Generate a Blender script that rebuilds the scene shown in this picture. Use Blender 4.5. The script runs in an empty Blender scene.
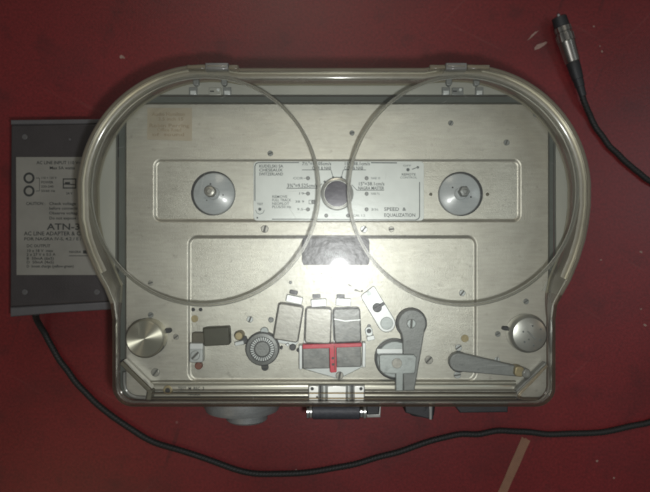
import bpy, bmesh, math, random
from mathutils import Vector, Matrix
from mathutils.geometry import tessellate_polygon
random.seed(7)
PI = math.pi
sc = bpy.context.scene
C = sc.collection

# ---------------------------------------------------------------- camera, light, exposure
H = 0.588            # camera height over the table
ZD = 0.120           # the recorder's deck
ZL = 0.155           # top of the clear lid
KS = 0.0016026       # tangent of one photo pixel
cam_d = bpy.data.cameras.new('camera')
cam = bpy.data.objects.new('camera', cam_d); C.objects.link(cam)
cam.location = (0, 0, H)
cam_d.sensor_fit = 'HORIZONTAL'
cam_d.angle = 2 * math.atan(325 * KS)
cam_d.clip_start = 0.01; cam_d.clip_end = 20
cam_d.dof.use_dof = True; cam_d.dof.focus_distance = H - ZD; cam_d.dof.aperture_fstop = 9.0
sc.camera = cam

w = bpy.data.worlds.new('World'); sc.world = w; w.use_nodes = True
bg = w.node_tree.nodes['Background']
bg.inputs[0].default_value = (0.90, 0.93, 0.93, 1); bg.inputs[1].default_value = 0.10

def lamp(name, kind, loc, aim, power, size, color):
    l = bpy.data.lights.new(name, kind); l.energy = power; l.color = color
    if kind == 'AREA': l.shape = 'DISK'; l.size = size
    else: l.shadow_soft_size = size
    o = bpy.data.objects.new(name, l); C.objects.link(o); o.location = loc
    d = Vector(aim) - Vector(loc)
    o.rotation_euler = d.to_track_quat('-Z', 'Y').to_euler()
    return o
lamp('phone_light', 'AREA', (0.020, -0.030, H + 0.004), (0.020, -0.03, 0), 1.35, 0.016, (0.98, 0.99, 1.0))
lamp('ceiling_lamp', 'AREA', (-0.08, 0.86, 1.35), (0, 0, 0.1), 2.2, 0.36, (1.0, 0.90, 0.78))
lamp('side_lamp', 'AREA', (0.95, 0.15, 1.05), (0.05, 0, 0.1), 1.2, 0.30, (0.86, 0.95, 1.0))
lamp('desk_lamp', 'AREA', (-0.55, -0.62, 0.75), (-0.1, -0.05, 0.1), 0.30, 0.16, (1.0, 0.72, 0.38))

sc.view_settings.view_transform = 'Standard'; sc.view_settings.look = 'None'
sc.view_settings.exposure = 0.12; sc.view_settings.gamma = 1
sc.view_settings.use_curve_mapping = False
sc.cycles.use_denoising = True
sc.cycles.max_bounces = 12; sc.cycles.transparent_max_bounces = 24
sc.cycles.caustics_reflective = False; sc.cycles.caustics_refractive = False
sc.cycles.sample_clamp_indirect = 4.0
sc.cycles.pixel_filter_type = 'BLACKMAN_HARRIS'; sc.cycles.filter_width = 2.6

# ---------------------------------------------------------------- materials
def mat(name, base, metal=0.0, rough=0.5, var=0.12, scale=60, stretch=(1, 1, 1), bump=0.0, bscale=900,
        base2=None, spec=0.5, coat=0.0, rvar=0.08, grime=0.0):
    m = bpy.data.materials.new(name); m.use_nodes = True
    nt = m.node_tree; N = nt.nodes; L = nt.links
    b = N['Principled BSDF']
    tc = N.new('ShaderNodeTexCoord'); mp = N.new('ShaderNodeMapping')
    mp.inputs['Scale'].default_value = stretch
    L.new(tc.outputs['Object'], mp.inputs[0])
    n = N.new('ShaderNodeTexNoise'); n.inputs['Scale'].default_value = scale
    n.inputs['Detail'].default_value = 6; n.inputs['Roughness'].default_value = 0.65
    L.new(mp.outputs[0], n.inputs['Vector'])
    r = N.new('ShaderNodeValToRGB')
    r.color_ramp.elements[0].position = 0.3; r.color_ramp.elements[1].position = 0.72
    b2 = base2 or tuple(min(1, c * (1 + var)) for c in base)
    b1 = base if base2 else tuple(c * (1 - var) for c in base)
    r.color_ramp.elements[0].color = (*b1, 1); r.color_ramp.elements[1].color = (*b2, 1)
    L.new(n.outputs['Fac'], r.inputs[0]); L.new(r.outputs[0], b.inputs['Base Color'])
    if grime:
        last = r.outputs[0]
        for sc_, lo, hi, dark, st_ in ((55, 0.30, 0.62, 0.5, None), (620, 0.25, 0.75, 1.0, (1, 7, 1)), (1500, 0.3, 0.7, 0.8, None), (190, 0.24, 0.36, 1.6, None)):
            q = N.new('ShaderNodeTexNoise'); q.inputs['Scale'].default_value = sc_; q.inputs['Detail'].default_value = 5
            if st_:
                mq = N.new('ShaderNodeMapping'); mq.inputs['Scale'].default_value = st_; L.new(tc.outputs['Object'], mq.inputs[0]); L.new(mq.outputs[0], q.inputs['Vector'])
                q.inputs['Scale'].default_value = sc_ / 7
            else: L.new(tc.outputs['Object'], q.inputs['Vector'])
            rq = N.new('ShaderNodeMapRange'); rq.inputs['From Min'].default_value = lo; rq.inputs['From Max'].default_value = hi
            rq.inputs['To Min'].default_value = 1 - grime * dark; rq.inputs['To Max'].default_value = 1.0
            L.new(q.outputs['Fac'], rq.inputs[0])
            mm = N.new('ShaderNodeVectorMath'); mm.operation = 'SCALE'; L.new(last, mm.inputs[0]); L.new(rq.outputs[0], mm.inputs['Scale']); last = mm.outputs[0]
        L.new(last, b.inputs['Base Color'])
    mr = N.new('ShaderNodeMapRange'); mr.inputs['To Min'].default_value = max(0.02, rough - rvar)
    mr.inputs['To Max'].default_value = min(1, rough + rvar)
    L.new(n.outputs['Fac'], mr.inputs[0]); L.new(mr.outputs[0], b.inputs['Roughness'])
    b.inputs['Metallic'].default_value = metal
    b.inputs['Specular IOR Level'].default_value = spec
    b.inputs['Coat Weight'].default_value = coat; b.inputs['Coat Roughness'].default_value = 0.1
    if bump:
        n2 = N.new('ShaderNodeTexNoise'); n2.inputs['Scale'].default_value = bscale
        n2.inputs['Detail'].default_value = 4
        L.new(mp.outputs[0], n2.inputs['Vector'])
        bp = N.new('ShaderNodeBump'); bp.inputs['Strength'].default_value = bump
        bp.inputs['Distance'].default_value = 0.0005
        L.new(n2.outputs['Fac'], bp.inputs['Height']); L.new(bp.outputs[0], b.inputs['Normal'])
    return m

def clear(name, tint, rough, gloss, diff=0.0, dcol=(0.4, 0.38, 0.3), refr=0.0, ior=1.49, bumpy=0.26):
    """acrylic: tinted see-through, a Fresnel reflection, a little scratch haze, optional refraction"""
    m = bpy.data.materials.new(name); m.use_nodes = True
    nt = m.node_tree; N = nt.nodes; L = nt.links
    N.remove(N['Principled BSDF']); out = N['Material Output']
    tr = N.new('ShaderNodeBsdfTransparent'); tr.inputs[0].default_value = (*tint, 1)
    cur = tr
    def mix(a, b, fac):
        x = N.new('ShaderNodeMixShader'); L.new(a.outputs[0], x.inputs[1]); L.new(b.outputs[0], x.inputs[2])
        if isinstance(fac, float): x.inputs[0].default_value = fac
        else: L.new(fac, x.inputs[0])
        return x
    if refr:
        g = N.new('ShaderNodeBsdfRefraction'); g.inputs['Color'].default_value = (*tint, 1)
        g.inputs['IOR'].default_value = ior; g.inputs['Roughness'].default_value = 0.04
        cur = mix(cur, g, refr)
    if diff:
        d = N.new('ShaderNodeBsdfDiffuse'); d.inputs[0].default_value = (*dcol, 1)
        tl = N.new('ShaderNodeBsdfTranslucent'); tl.inputs[0].default_value = (*dcol, 1)
        dd = mix(d, tl, 0.45)
        tc = N.new('ShaderNodeTexCoord'); n = N.new('ShaderNodeTexNoise')
        n.inputs['Scale'].default_value = 45; n.inputs['Detail'].default_value = 5
        L.new(tc.outputs['Object'], n.inputs['Vector'])
        mr = N.new('ShaderNodeMapRange'); mr.inputs['From Min'].default_value = 0.3; mr.inputs['From Max'].default_value = 0.7
        mr.inputs['To Min'].default_value = diff * 0.7; mr.inputs['To Max'].default_value = diff * 1.3
        L.new(n.outputs['Fac'], mr.inputs[0])
        cur = mix(cur, dd, mr.outputs[0])
    fr = N.new('ShaderNodeFresnel'); fr.inputs['IOR'].default_value = ior
    mu = N.new('ShaderNodeMath'); mu.operation = 'MULTIPLY'; mu.inputs[1].default_value = gloss
    L.new(fr.outputs[0], mu.inputs[0])
    g1 = N.new('ShaderNodeBsdfGlossy'); g1.inputs['Roughness'].default_value = rough
    g2 = N.new('ShaderNodeBsdfGlossy'); g2.inputs['Roughness'].default_value = min(1, rough * 3 + 0.12)
    tc2 = N.new('ShaderNodeTexCoord'); n2 = N.new('ShaderNodeTexNoise')
    n2.inputs['Scale'].default_value = 260; n2.inputs['Detail'].default_value = 5
    L.new(tc2.outputs['Object'], n2.inputs['Vector'])
    bp = N.new('ShaderNodeBump'); bp.inputs['Strength'].default_value = bumpy; bp.inputs['Distance'].default_value = 0.0006
    L.new(n2.outputs['Fac'], bp.inputs['Height']); L.new(bp.outputs[0], g2.inputs['Normal'])
    gg = mix(g1, g2, 0.72)
    cur = mix(cur, gg, mu.outputs[0])
    L.new(cur.outputs[0], out.inputs[0])
    return m

M = dict(
    table=None,
    alu=mat('satin_aluminium', (0.44, 0.42, 0.36), 0.8, 0.43, scale=9, base2=(0.52, 0.505, 0.445), bump=0.30, grime=0.15, rvar=0.10, bscale=1400, stretch=(1, 1.6, 1)),
    alu_floor=mat('satin_aluminium_panel', (0.435, 0.42, 0.36), 0.8, 0.42, scale=14, base2=(0.51, 0.50, 0.445), bump=0.30, grime=0.16, rvar=0.10, bscale=1300, stretch=(1.8, 1, 1)),
    plate=mat('grey_extension_paint', (0.37, 0.37, 0.33), 0.4, 0.42, scale=12, var=0.06, bump=0.05),
    band=mat('grey_green_gap_shade', (0.072, 0.08, 0.068), 0.1, 0.6, scale=30, var=0.15),  # shade of the gap round the deck, put into the colour
    case=mat('dark_case_paint', (0.06, 0.055, 0.05), 0.3, 0.5, scale=30, bump=0.2),
    grey=mat('blue_grey_plastic', (0.40, 0.425, 0.43), 0.0, 0.34, scale=40, var=0.06, coat=0.3, grime=0.12),
    lightgrey=mat('light_grey_metal', (0.43, 0.45, 0.44), 0.6, 0.40, scale=60, var=0.08),
    armgrey=mat('cast_grey_metal', (0.24, 0.25, 0.24), 0.35, 0.46, scale=80, var=0.10, bump=0.25, grime=0.2),
    armlight=mat('pale_cast_metal', (0.37, 0.40, 0.39), 0.45, 0.42, scale=70, var=0.07, bump=0.15, grime=0.15),
    head=mat('worn_head_metal', (0.29, 0.28, 0.25), 0.55, 0.40, scale=260, base2=(0.43, 0.42, 0.375), grime=0.2, bump=0.10, bscale=700),
    headdark=mat('worn_dark_head_metal', (0.13, 0.135, 0.13), 0.55, 0.40, scale=200, base2=(0.24, 0.24, 0.225), grime=0.2, bump=0.10, bscale=700),
    white=mat('white_metal', (0.62, 0.64, 0.63), 0.3, 0.35, scale=80, var=0.06),
    chrome=mat('bright_metal', (0.74, 0.75, 0.74), 1.0, 0.22, scale=80, var=0.08),
    gold=mat('turned_brass_tint', (0.56, 0.54, 0.44), 0.9, 0.34, scale=20, var=0.05),
    silver=mat('silver_knob_metal', (0.42, 0.42, 0.39), 0.75, 0.30, scale=40, var=0.07, coat=0.3),
    slot=mat('dark_screw_slot', (0.09, 0.09, 0.08), 0.2, 0.6, scale=60),  # slots coloured darker than the screw heads
    dark=mat('dark_metal', (0.035, 0.036, 0.037), 0.4, 0.45, scale=60),
    black=mat('black_rubber', (0.017, 0.018, 0.019), 0.0, 0.55, scale=120, var=0.3, bump=0.3),
    leather=mat('black_ribbed_grip', (0.032, 0.034, 0.040), 0.0, 0.55, scale=300, var=0.25, bump=0.5, bscale=600),
    olive=mat('dark_olive_block', (0.042, 0.041, 0.022), 0.1, 0.5, scale=90, var=0.2),
    brown=mat('brown_block', (0.10, 0.09, 0.06), 0.1, 0.55, scale=90, var=0.2),
    redbrown=mat('red_brown_rubber', (0.17, 0.055, 0.03), 0.0, 0.5, scale=90),
    red=mat('red_painted_metal', (0.62, 0.022, 0.05), 0.0, 0.38, scale=120, var=0.10, coat=0.2),
    brass=mat('brass_stain', (0.30, 0.25, 0.14), 0.6, 0.5, scale=300, var=0.2),
    paper=mat('pale_printed_plate', (0.60, 0.625, 0.60), 0.15, 0.36, scale=70, var=0.05, bump=0.05),
    ink=mat('dark_print', (0.10, 0.115, 0.115), 0.0, 0.6, scale=300, var=0.35),
    inkblack=mat('black_print', (0.022, 0.024, 0.022), 0.0, 0.6, scale=300, var=0.3),
    inksoft=mat('faded_print', (0.20, 0.225, 0.22), 0.0, 0.6, scale=300, var=0.25),
    boxgrey=mat('dark_grey_box_paint', (0.036, 0.032, 0.032), 0.1, 0.45, scale=40, var=0.10, bump=0.4, bscale=1500),
    flange=mat('grey_box_flange', (0.085, 0.083, 0.085), 0.1, 0.5, scale=40, var=0.10, bump=0.3),
    boxlabel=mat('grey_white_label', (0.185, 0.182, 0.158), 0.0, 0.5, scale=30, var=0.12),
    purple=mat('dark_purple_cap', (0.075, 0.068, 0.085), 0.2, 0.25, scale=30, var=0.10, coat=0.6),
    textured=mat('dark_speckled_plate', (0.020, 0.019, 0.018), 0.2, 0.45, scale=900, base2=(0.09, 0.088, 0.085), bump=0.5, bscale=1200),
    cable=mat('black_braided_cable', (0.0085, 0.009, 0.008), 0.0, 0.6, scale=400, var=0.3, bump=0.4, bscale=1500),
    weave=mat('grey_braid_strand', (0.016, 0.017, 0.013), 0.0, 0.65, scale=400, var=0.3),
    railmetal=mat('polished_rail_metal', (0.58, 0.56, 0.48), 0.85, 0.42, scale=60, var=0.1, stretch=(0.1, 1, 1), bump=0.1),
    sticker=mat('faded_sticker', (0.45, 0.40, 0.315), 0.8, 0.44, scale=40, var=0.04),
    stickerink=mat('faded_sticker_ink', (0.30, 0.245, 0.17), 0.5, 0.5, scale=300, var=0.3),
    fleck=mat('pale_paint_fleck', (0.25, 0.16, 0.13), 0.0, 0.7, scale=300, var=0.3),
    tape=mat('tan_masking_tape', (0.21, 0.105, 0.06), 0.0, 0.6, scale=80, var=0.14, bump=0.2),
    conmetal=mat('connector_nickel', (0.36, 0.345, 0.31), 0.95, 0.28, scale=60, var=0.15),
    lid=clear('clear_lid_top', (0.975, 0.98, 0.965), 0.05, 0.42, diff=0.016, dcol=(0.70, 0.72, 0.68)),
    wall=clear('smoky_lid_wall', (0.93, 0.90, 0.80), 0.16, 1.0, diff=0.14, dcol=(0.72, 0.63, 0.44), refr=0.05),
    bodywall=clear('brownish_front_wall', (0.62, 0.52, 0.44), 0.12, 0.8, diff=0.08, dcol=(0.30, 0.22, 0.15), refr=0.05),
    wallbrown=clear('brown_lid_joint', (0.84, 0.77, 0.64), 0.12, 0.8, diff=0.06, dcol=(0.22, 0.17, 0.10), refr=0.15),
    rim=clear('lid_rim_bead', (0.70, 0.69, 0.63), 0.10, 2.2, diff=0.05, dcol=(0.50, 0.49, 0.42), refr=0.40, bumpy=0.0),
    catch=mat('polished_catch', (0.80, 0.80, 0.78), 0.8, 0.42, scale=80, var=0.06),
    scratch=clear('hairline_scratch', (0.95, 0.95, 0.93), 0.5, 0.3, diff=0.30, dcol=(0.85, 0.85, 0.80)),
    flange_clear=clear('scuffed_lid_flange', (0.90, 0.88, 0.80), 0.45, 0.5, diff=0.15, dcol=(0.6, 0.57, 0.45)),
    milky=clear('milky_shoulder', (0.94, 0.91, 0.82), 0.10, 1.8, diff=0.11, dcol=(0.82, 0.76, 0.60)),
    hinge=clear('milky_hinge_block', (0.80, 0.81, 0.78), 0.12, 1.2, diff=0.38, dcol=(0.50, 0.50, 0.47), refr=0.2),
)

def table_mat():
    m = bpy.data.materials.new('red_tabletop_paint'); m.use_nodes = True
    nt = m.node_tree; N = nt.nodes; L = nt.links; b = N['Principled BSDF']
    tc = N.new('ShaderNodeTexCoord')
    def noise(s, d=6, r=0.6):
        n = N.new('ShaderNodeTexNoise'); n.inputs['Scale'].default_value = s; n.inputs['Detail'].default_value = d
        n.inputs['Roughness'].default_value = r; L.new(tc.outputs['Object'], n.inputs['Vector']); return n
    a = noise(5, 5); r = N.new('ShaderNodeValToRGB')
    r.color_ramp.elements[0].position = 0.3; r.color_ramp.elements[0].color = (0.115, 0.0090, 0.0085, 1)
    r.color_ramp.elements[1].position = 0.75; r.color_ramp.elements[1].color = (0.175, 0.0145, 0.0160, 1)
    L.new(a.outputs['Fac'], r.inputs[0])
    g = noise(420, 4, 0.7); r2 = N.new('ShaderNodeValToRGB')
    r2.color_ramp.elements[0].position = 0.35; r2.color_ramp.elements[0].color = (0.72, 0.72, 0.72, 1)
    r2.color_ramp.elements[1].position = 0.68; r2.color_ramp.elements[1].color = (1.2, 1.2, 1.25, 1)
    L.new(g.outputs['Fac'], r2.inputs[0])
    mx = N.new('ShaderNodeMix'); mx.data_type = 'RGBA'; mx.blend_type = 'MULTIPLY'; mx.inputs[0].default_value = 1
    L.new(r.outputs[0], mx.inputs[6]); L.new(r2.outputs[0], mx.inputs[7])
    # worn pale specks
    v = N.new('ShaderNodeTexVoronoi'); v.inputs['Scale'].default_value = 26; L.new(tc.outputs['Object'], v.inputs['Vector'])
    lt = N.new('ShaderNodeMath'); lt.operation = 'LESS_THAN'; lt.inputs[1].default_value = 0.040
    L.new(v.outputs['Distance'], lt.inputs[0])
    big = noise(9, 2); gt = N.new('ShaderNodeMath'); gt.operation = 'GREATER_THAN'; gt.inputs[1].default_value = 0.52
    L.new(big.outputs['Fac'], gt.inputs[0])
    ml = N.new('ShaderNodeMath'); ml.operation = 'MULTIPLY'; L.new(lt.outputs[0], ml.inputs[0]); L.new(gt.outputs[0], ml.inputs[1])
    ml2 = N.new('ShaderNodeMath'); ml2.operation = 'MULTIPLY'; ml2.inputs[1].default_value = 0.30; L.new(ml.outputs[0], ml2.inputs[0])
    mx2 = N.new('ShaderNodeMix'); mx2.data_type = 'RGBA'; L.new(ml2.outputs[0], mx2.inputs[0])
    L.new(mx.outputs[2], mx2.inputs[6]); mx2.inputs[7].default_value = (0.30, 0.20, 0.17, 1)
    # scuffs: thin stretched streaks and soft dull blotches
    last = mx2.outputs[2]
    for rot, sc2, st_, lo, hi, amt, col in ((0.5, 7, (1, 16, 1), 0.66, 0.76, 0.15, (0.30, 0.13, 0.11)), (-0.8, 5, (1, 22, 1), 0.68, 0.77, 0.13, (0.30, 0.14, 0.12)),
                                            (1.9, 9, (1, 12, 1), 0.68, 0.76, 0.45, (0.035, 0.006, 0.006)), (0, 12, (1, 1.4, 1), 0.50, 0.80, 0.45, (0.05, 0.012, 0.012)), (0.3, 38, (1, 1, 1), 0.56, 0.72, 0.40, (0.05, 0.008, 0.008))):
        mp = N.new('ShaderNodeMapping'); mp.inputs['Rotation'].default_value = (0, 0, rot); mp.inputs['Location'].default_value = (rot * 3, 1.7, 0)
        m2 = N.new('ShaderNodeMapping'); m2.inputs['Scale'].default_value = st_
        L.new(tc.outputs['Object'], mp.inputs[0]); L.new(mp.outputs[0], m2.inputs[0])
        q = N.new('ShaderNodeTexNoise'); q.inputs['Scale'].default_value = sc2; q.inputs['Detail'].default_value = 4; L.new(m2.outputs[0], q.inputs['Vector'])
        k = N.new('ShaderNodeMapRange'); k.inputs['From Min'].default_value = lo; k.inputs['From Max'].default_value = hi; k.inputs['To Max'].default_value = amt
        L.new(q.outputs['Fac'], k.inputs[0])
        x = N.new('ShaderNodeMix'); x.data_type = 'RGBA'; L.new(k.outputs[0], x.inputs[0]); L.new(last, x.inputs[6]); x.inputs[7].default_value = (*col, 1); last = x.outputs[2]
    L.new(last, b.inputs['Base Color'])
    mr = N.new('ShaderNodeMapRange'); mr.inputs['To Min'].default_value = 0.34; mr.inputs['To Max'].default_value = 0.50
    L.new(a.outputs['Fac'], mr.inputs[0]); L.new(mr.outputs[0], b.inputs['Roughness'])
    b.inputs['Specular IOR Level'].default_value = 0.5
    bp = N.new('ShaderNodeBump'); bp.inputs['Strength'].default_value = 0.25; bp.inputs['Distance'].default_value = 0.0004
    L.new(g.outputs['Fac'], bp.inputs['Height']); L.new(bp.outputs[0], b.inputs['Normal'])
    return m
M['table'] = table_mat()

# ---------------------------------------------------------------- helpers
def W(px, py, z=ZD):
    s = (H - z) * KS
    return Vector(((px - 325) * s, (246 - py) * s, z))
def S(n, z=ZD): return n * (H - z) * KS       # a length of n photo pixels at height z
def WP(pts, z=ZD): return [W(x, y, z).xy for x, y in pts]

def link(name, me, m, parent=None, smooth=True, angle=35):
    o = bpy.data.objects.new(name, me); C.objects.link(o)
    for q in (m if isinstance(m, (list, tuple)) else [m]):
        if q.name not in [x.name for x in me.materials if x]: me.materials.append(q)
    if smooth:
        me.polygons.foreach_set('use_smooth', [True] * len(me.polygons))
        me.set_sharp_from_angle(angle=math.radians(angle))
        flat = [abs(p.normal.z) > 0.9999 for p in me.polygons]; ek = {}      # keep level tops truly level
        for p in me.polygons:
            for e in p.edge_keys: ek.setdefault(e, []).append(flat[p.index])
        at = me.attributes.get('sharp_edge') or me.attributes.new('sharp_edge', 'BOOLEAN', 'EDGE')
        for e in me.edges:
            q = ek.get(e.key, ())
            if len(q) == 2 and q[0] != q[1]: at.data[e.index].value = True
    if parent: o.parent = parent
    return o
def bm_obj(name, bm, m, parent=None, **k):
    bmesh.ops.recalc_face_normals(bm, faces=bm.faces)
    me = bpy.data.meshes.new(name); bm.to_mesh(me); bm.free()
    return link(name, me, m, parent, **k)
def thing(name, label, cat, loc, group=None):
    o = bpy.data.objects.new(name, None); C.objects.link(o); o.location = loc
    o.empty_display_size = 0.02
    o['label'] = label; o['category'] = cat
    if group: o['group'] = group
    return o
def settle(root):
    """move the empty's children into its own frame"""
    bpy.context.view_layer.update()
    off = Matrix.Translation(root.location).inverted()
    for ch in list(root.children): ch.matrix_parent_inverse = off

def offset(pts, d):
    """shrink (d>0) a counter-clockwise outline"""
    n = len(pts); out = []
    for i in range(n):
        a, b, c = pts[i - 1], pts[i], pts[(i + 1) % n]
        e1 = (b - a); e2 = (c - b)
        if e1.length < 1e-9: e1 = e2
        if e2.length < 1e-9: e2 = e1
        n1 = Vector((-e1.y, e1.x)).normalized(); n2 = Vector((-e2.y, e2.x)).normalized()
        nn = n1 + n2
        if nn.length < 1e-6: nn = n1
        nn.normalize(); k = max(0.5, nn.dot(n1))
        out.append(b + nn * (d / k))
    return out
def ccw(pts):
    a = sum(pts[i - 1].x * pts[i].y - pts[i].x * pts[i - 1].y for i in range(len(pts)))
    return pts if a > 0 else list(reversed(pts))
def stack(bm, loops, closed_top=True, closed_bottom=True, mi=0):
    """loops: list of (pts, z) from bottom to top, all with the same count"""
    R = [[bm.verts.new((p.x, p.y, z)) for p in pts] for pts, z in loops]
    n = len(R[0])
    for a, b in zip(R, R[1:]):
        for i in range(n):
            f = bm.faces.new((a[i], a[(i + 1) % n], b[(i + 1) % n], b[i])); f.material_index = mi
    for ok, r, z in ((closed_bottom, R[0], 0), (closed_top, R[-1], 1)):
        if ok:
            for t in tessellate_polygon([[v.co for v in r]]):
                try:
                    f = bm.faces.new([r[j] for j in t]); f.material_index = mi
                except ValueError: pass
    return R
def prism(bm, pts, z0, z1, bev=0.0005, mi=0, seg=3):
    pts = ccw([Vector(p) for p in pts])
    loops = [(pts, z0)]
    if bev:
        for i in range(seg + 1):
            a = PI / 2 * i / seg
            loops.append((offset(pts, bev * (1 - math.cos(a))), z1 - bev + bev * math.sin(a)))
    else: loops.append((pts, z1))
    stack(bm, loops, mi=mi)
def rrect(cx, cy, w, h, r, rot=0, n=6):
    """rounded rectangle in photo pixels, rot in degrees clockwise as seen in the photo"""
    out = []; r = min(r, w / 2 - 1e-3, h / 2 - 1e-3)
    for sx, sy, a0 in ((1, 1, 0), (-1, 1, 90), (-1, -1, 180), (1, -1, 270)):
        for i in range(n + 1):
            a = math.radians(a0 + 90 * i / n)
            x = sx * (w / 2 - r) + r * math.cos(a); y = sy * (h / 2 - r) + r * math.sin(a)
            c, s = math.cos(math.radians(rot)), math.sin(math.radians(rot))
            out.append((cx + x * c - y * s, cy + x * s + y * c))
    return out
def circ(cx, cy, r, n=40):
    return [(cx + r * math.cos(2 * PI * i / n), cy + r * math.sin(2 * PI * i / n)) for i in range(n)]
def plate(name, pts, z0, z1, m, parent, bev=0.0005, zt=None, **k):
    """a solid with a photo-pixel outline as it appears at its top"""
    bm = bmesh.new(); prism(bm, WP(pts, z1 if zt is None else zt), z0, z1, bev)
    return bm_obj(name, bm, m, parent, **k)
def disc(name, px, py, r, z0, z1, m, parent, bev=0.0005, n=40, **k):
    return plate(name, circ(px, py, r, n), z0, z1, m, parent, bev, **k)
def lathe(name, px, py, prof, m, parent, z=ZD, n=48, flat=(0, 0)):
    """prof: (radius in metres, height above z)"""
    c = W(px, py, z + prof[-1][1]); bm = bmesh.new(); R = []
    for r, h in prof:
        R.append([bm.verts.new((c.x + r * math.cos(2 * PI * i / n), c.y + r * math.sin(2 * PI * i / n), z + h)) for i in range(n)] if r > 1e-7
                 else [bm.verts.new((c.x, c.y, z + h))])
    for a, b in zip(R, R[1:]):
        for i in range(n):
            j = (i + 1) % n
            vs = [a[i % len(a)], a[j % len(a)], b[j % len(b)], b[i % len(b)]]
            vs = list(dict.fromkeys(vs))
            if len(vs) > 2: bm.faces.new(vs)
    if len(R[0]) > 1: bm.faces.new(R[0])
    if len(R[-1]) > 1: bm.faces.new(R[-1])
    return bm_obj(name, bm, m, parent)
def smooth_path(pts, sub=8):
    P = [pts[0]] + pts + [pts[-1]]; out = []
    for i in range(1, len(P) - 2):
        for k in range(sub):
            t = k / sub
            a, b, c, d = P[i - 1], P[i], P[i + 1], P[i + 2]
            out.append(0.5 * ((2 * b) + (c - a) * t + (2 * a - 5 * b + 4 * c - d) * t * t + (3 * b - a - 3 * c + d) * t ** 3))
    out.append(pts[-1]); return out
def tube(bm, path, rad, n=12, closed=False, mi=0, cap=True):
    R = []; N = len(path); up = Vector((0, 0, 1))
    for i, p in enumerate(path):
        a = path[i - 1] if (i or closed) else p; b = path[(i + 1) % N] if (i < N - 1 or closed) else p
        t = (b - a).normalized(); s = t.cross(up)
        if s.length < 1e-5: s = Vector((1, 0, 0))
        s.normalize(); u = s.cross(t)
        r = rad(i / max(1, N - 1)) if callable(rad) else rad
        R.append([bm.verts.new(p + (s * math.cos(2 * PI * k / n) + u * math.sin(2 * PI * k / n)) * r) for k in range(n)])
    for i in range(N if closed else N - 1):
        a, b = R[i], R[(i + 1) % N]
        for k in range(n):
            f = bm.faces.new((a[k], a[(k + 1) % n], b[(k + 1) % n], b[k])); f.material_index = mi
    if cap and not closed:
        bm.faces.new(R[0]); bm.faces.new(R[-1])
def box(bm, x0, x1, y0, y1, z0, z1, mi=0):
    v = [bm.verts.new((x, y, z)) for z in (z0, z1) for x, y in ((x0, y0), (x1, y0), (x1, y1), (x0, y1))]
    for q in ((3, 2, 1, 0), (4, 5, 6, 7), (0, 1, 5, 4), (1, 2, 6, 5), (2, 3, 7, 6), (3, 0, 4, 7)):
        bm.faces.new([v[i] for i in q]).material_index = mi
def bx(name, x0, y0, x1, y1, z0, z1, m, parent, bev=0.0004):
    """box from photo pixels at its top"""
    return plate(name, [(x0, y0), (x1, y0), (x1, y1), (x0, y1)], z0, z1, m, parent, bev)
def bar(name, x0, y0, x1, y1, wpx, z0, z1, m, parent, bev=0.0004, r=0.0):
    cx, cy = (x0 + x1) / 2, (y0 + y1) / 2; l = math.hypot(x1 - x0, y1 - y0)
    return plate(name, rrect(cx, cy, l, wpx, r, math.degrees(math.atan2(y1 - y0, x1 - x0)), 4), z0, z1, m, parent, bev)
def taper(x0, y0, r0, x1, y1, r1, n=10):
    """outline of two circles joined by tangents"""
    a = math.atan2(y1 - y0, x1 - x0); d = math.hypot(x1 - x0, y1 - y0); k = math.acos((r0 - r1) / d); out = []
    for i in range(n + 1):
        t = a + k + (2 * PI - 2 * k) * i / n; out.append((x0 + r0 * math.cos(t), y0 + r0 * math.sin(t)))
    for i in range(n + 1):
        t = a - k + (2 * k) * i / n; out.append((x1 + r1 * math.cos(t), y1 + r1 * math.sin(t)))
    return out

_screw = {}
def screw(px, py, r, m, parent, z=ZD, rot=0.0, h=0.0007, slot=True, name='screw'):
    key = (round(r, 1), m.name, h, slot)
    if key not in _screw:
        bm = bmesh.new(); R = S(r); g = R * 0.16
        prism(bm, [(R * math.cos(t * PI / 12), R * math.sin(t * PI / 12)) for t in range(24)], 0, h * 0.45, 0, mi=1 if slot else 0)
        if slot:
            a0 = math.asin(g / R)
            for f in (0, PI):
                prism(bm, [(0.97 * R * math.cos(f + a0 + (PI - 2 * a0) * i / 12), 0.97 * R * math.sin(f + a0 + (PI - 2 * a0) * i / 12)) for i in range(13)],
                      h * 0.1, h, R * 0.12, seg=2)
        else:
            prism(bm, [(0.9 * R * math.cos(t * PI / 12), 0.9 * R * math.sin(t * PI / 12)) for t in range(24)], h * 0.1, h, R * 0.2, seg=2)
        bmesh.ops.recalc_face_normals(bm, faces=bm.faces)
        me = bpy.data.meshes.new('screw'); bm.to_mesh(me); bm.free()
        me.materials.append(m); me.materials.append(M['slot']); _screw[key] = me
    o = bpy.data.objects.new(name, _screw[key]); C.objects.link(o)
    o.location = W(px, py, z); o.rotation_euler.z = rot; o.parent = parent
    return o

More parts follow.
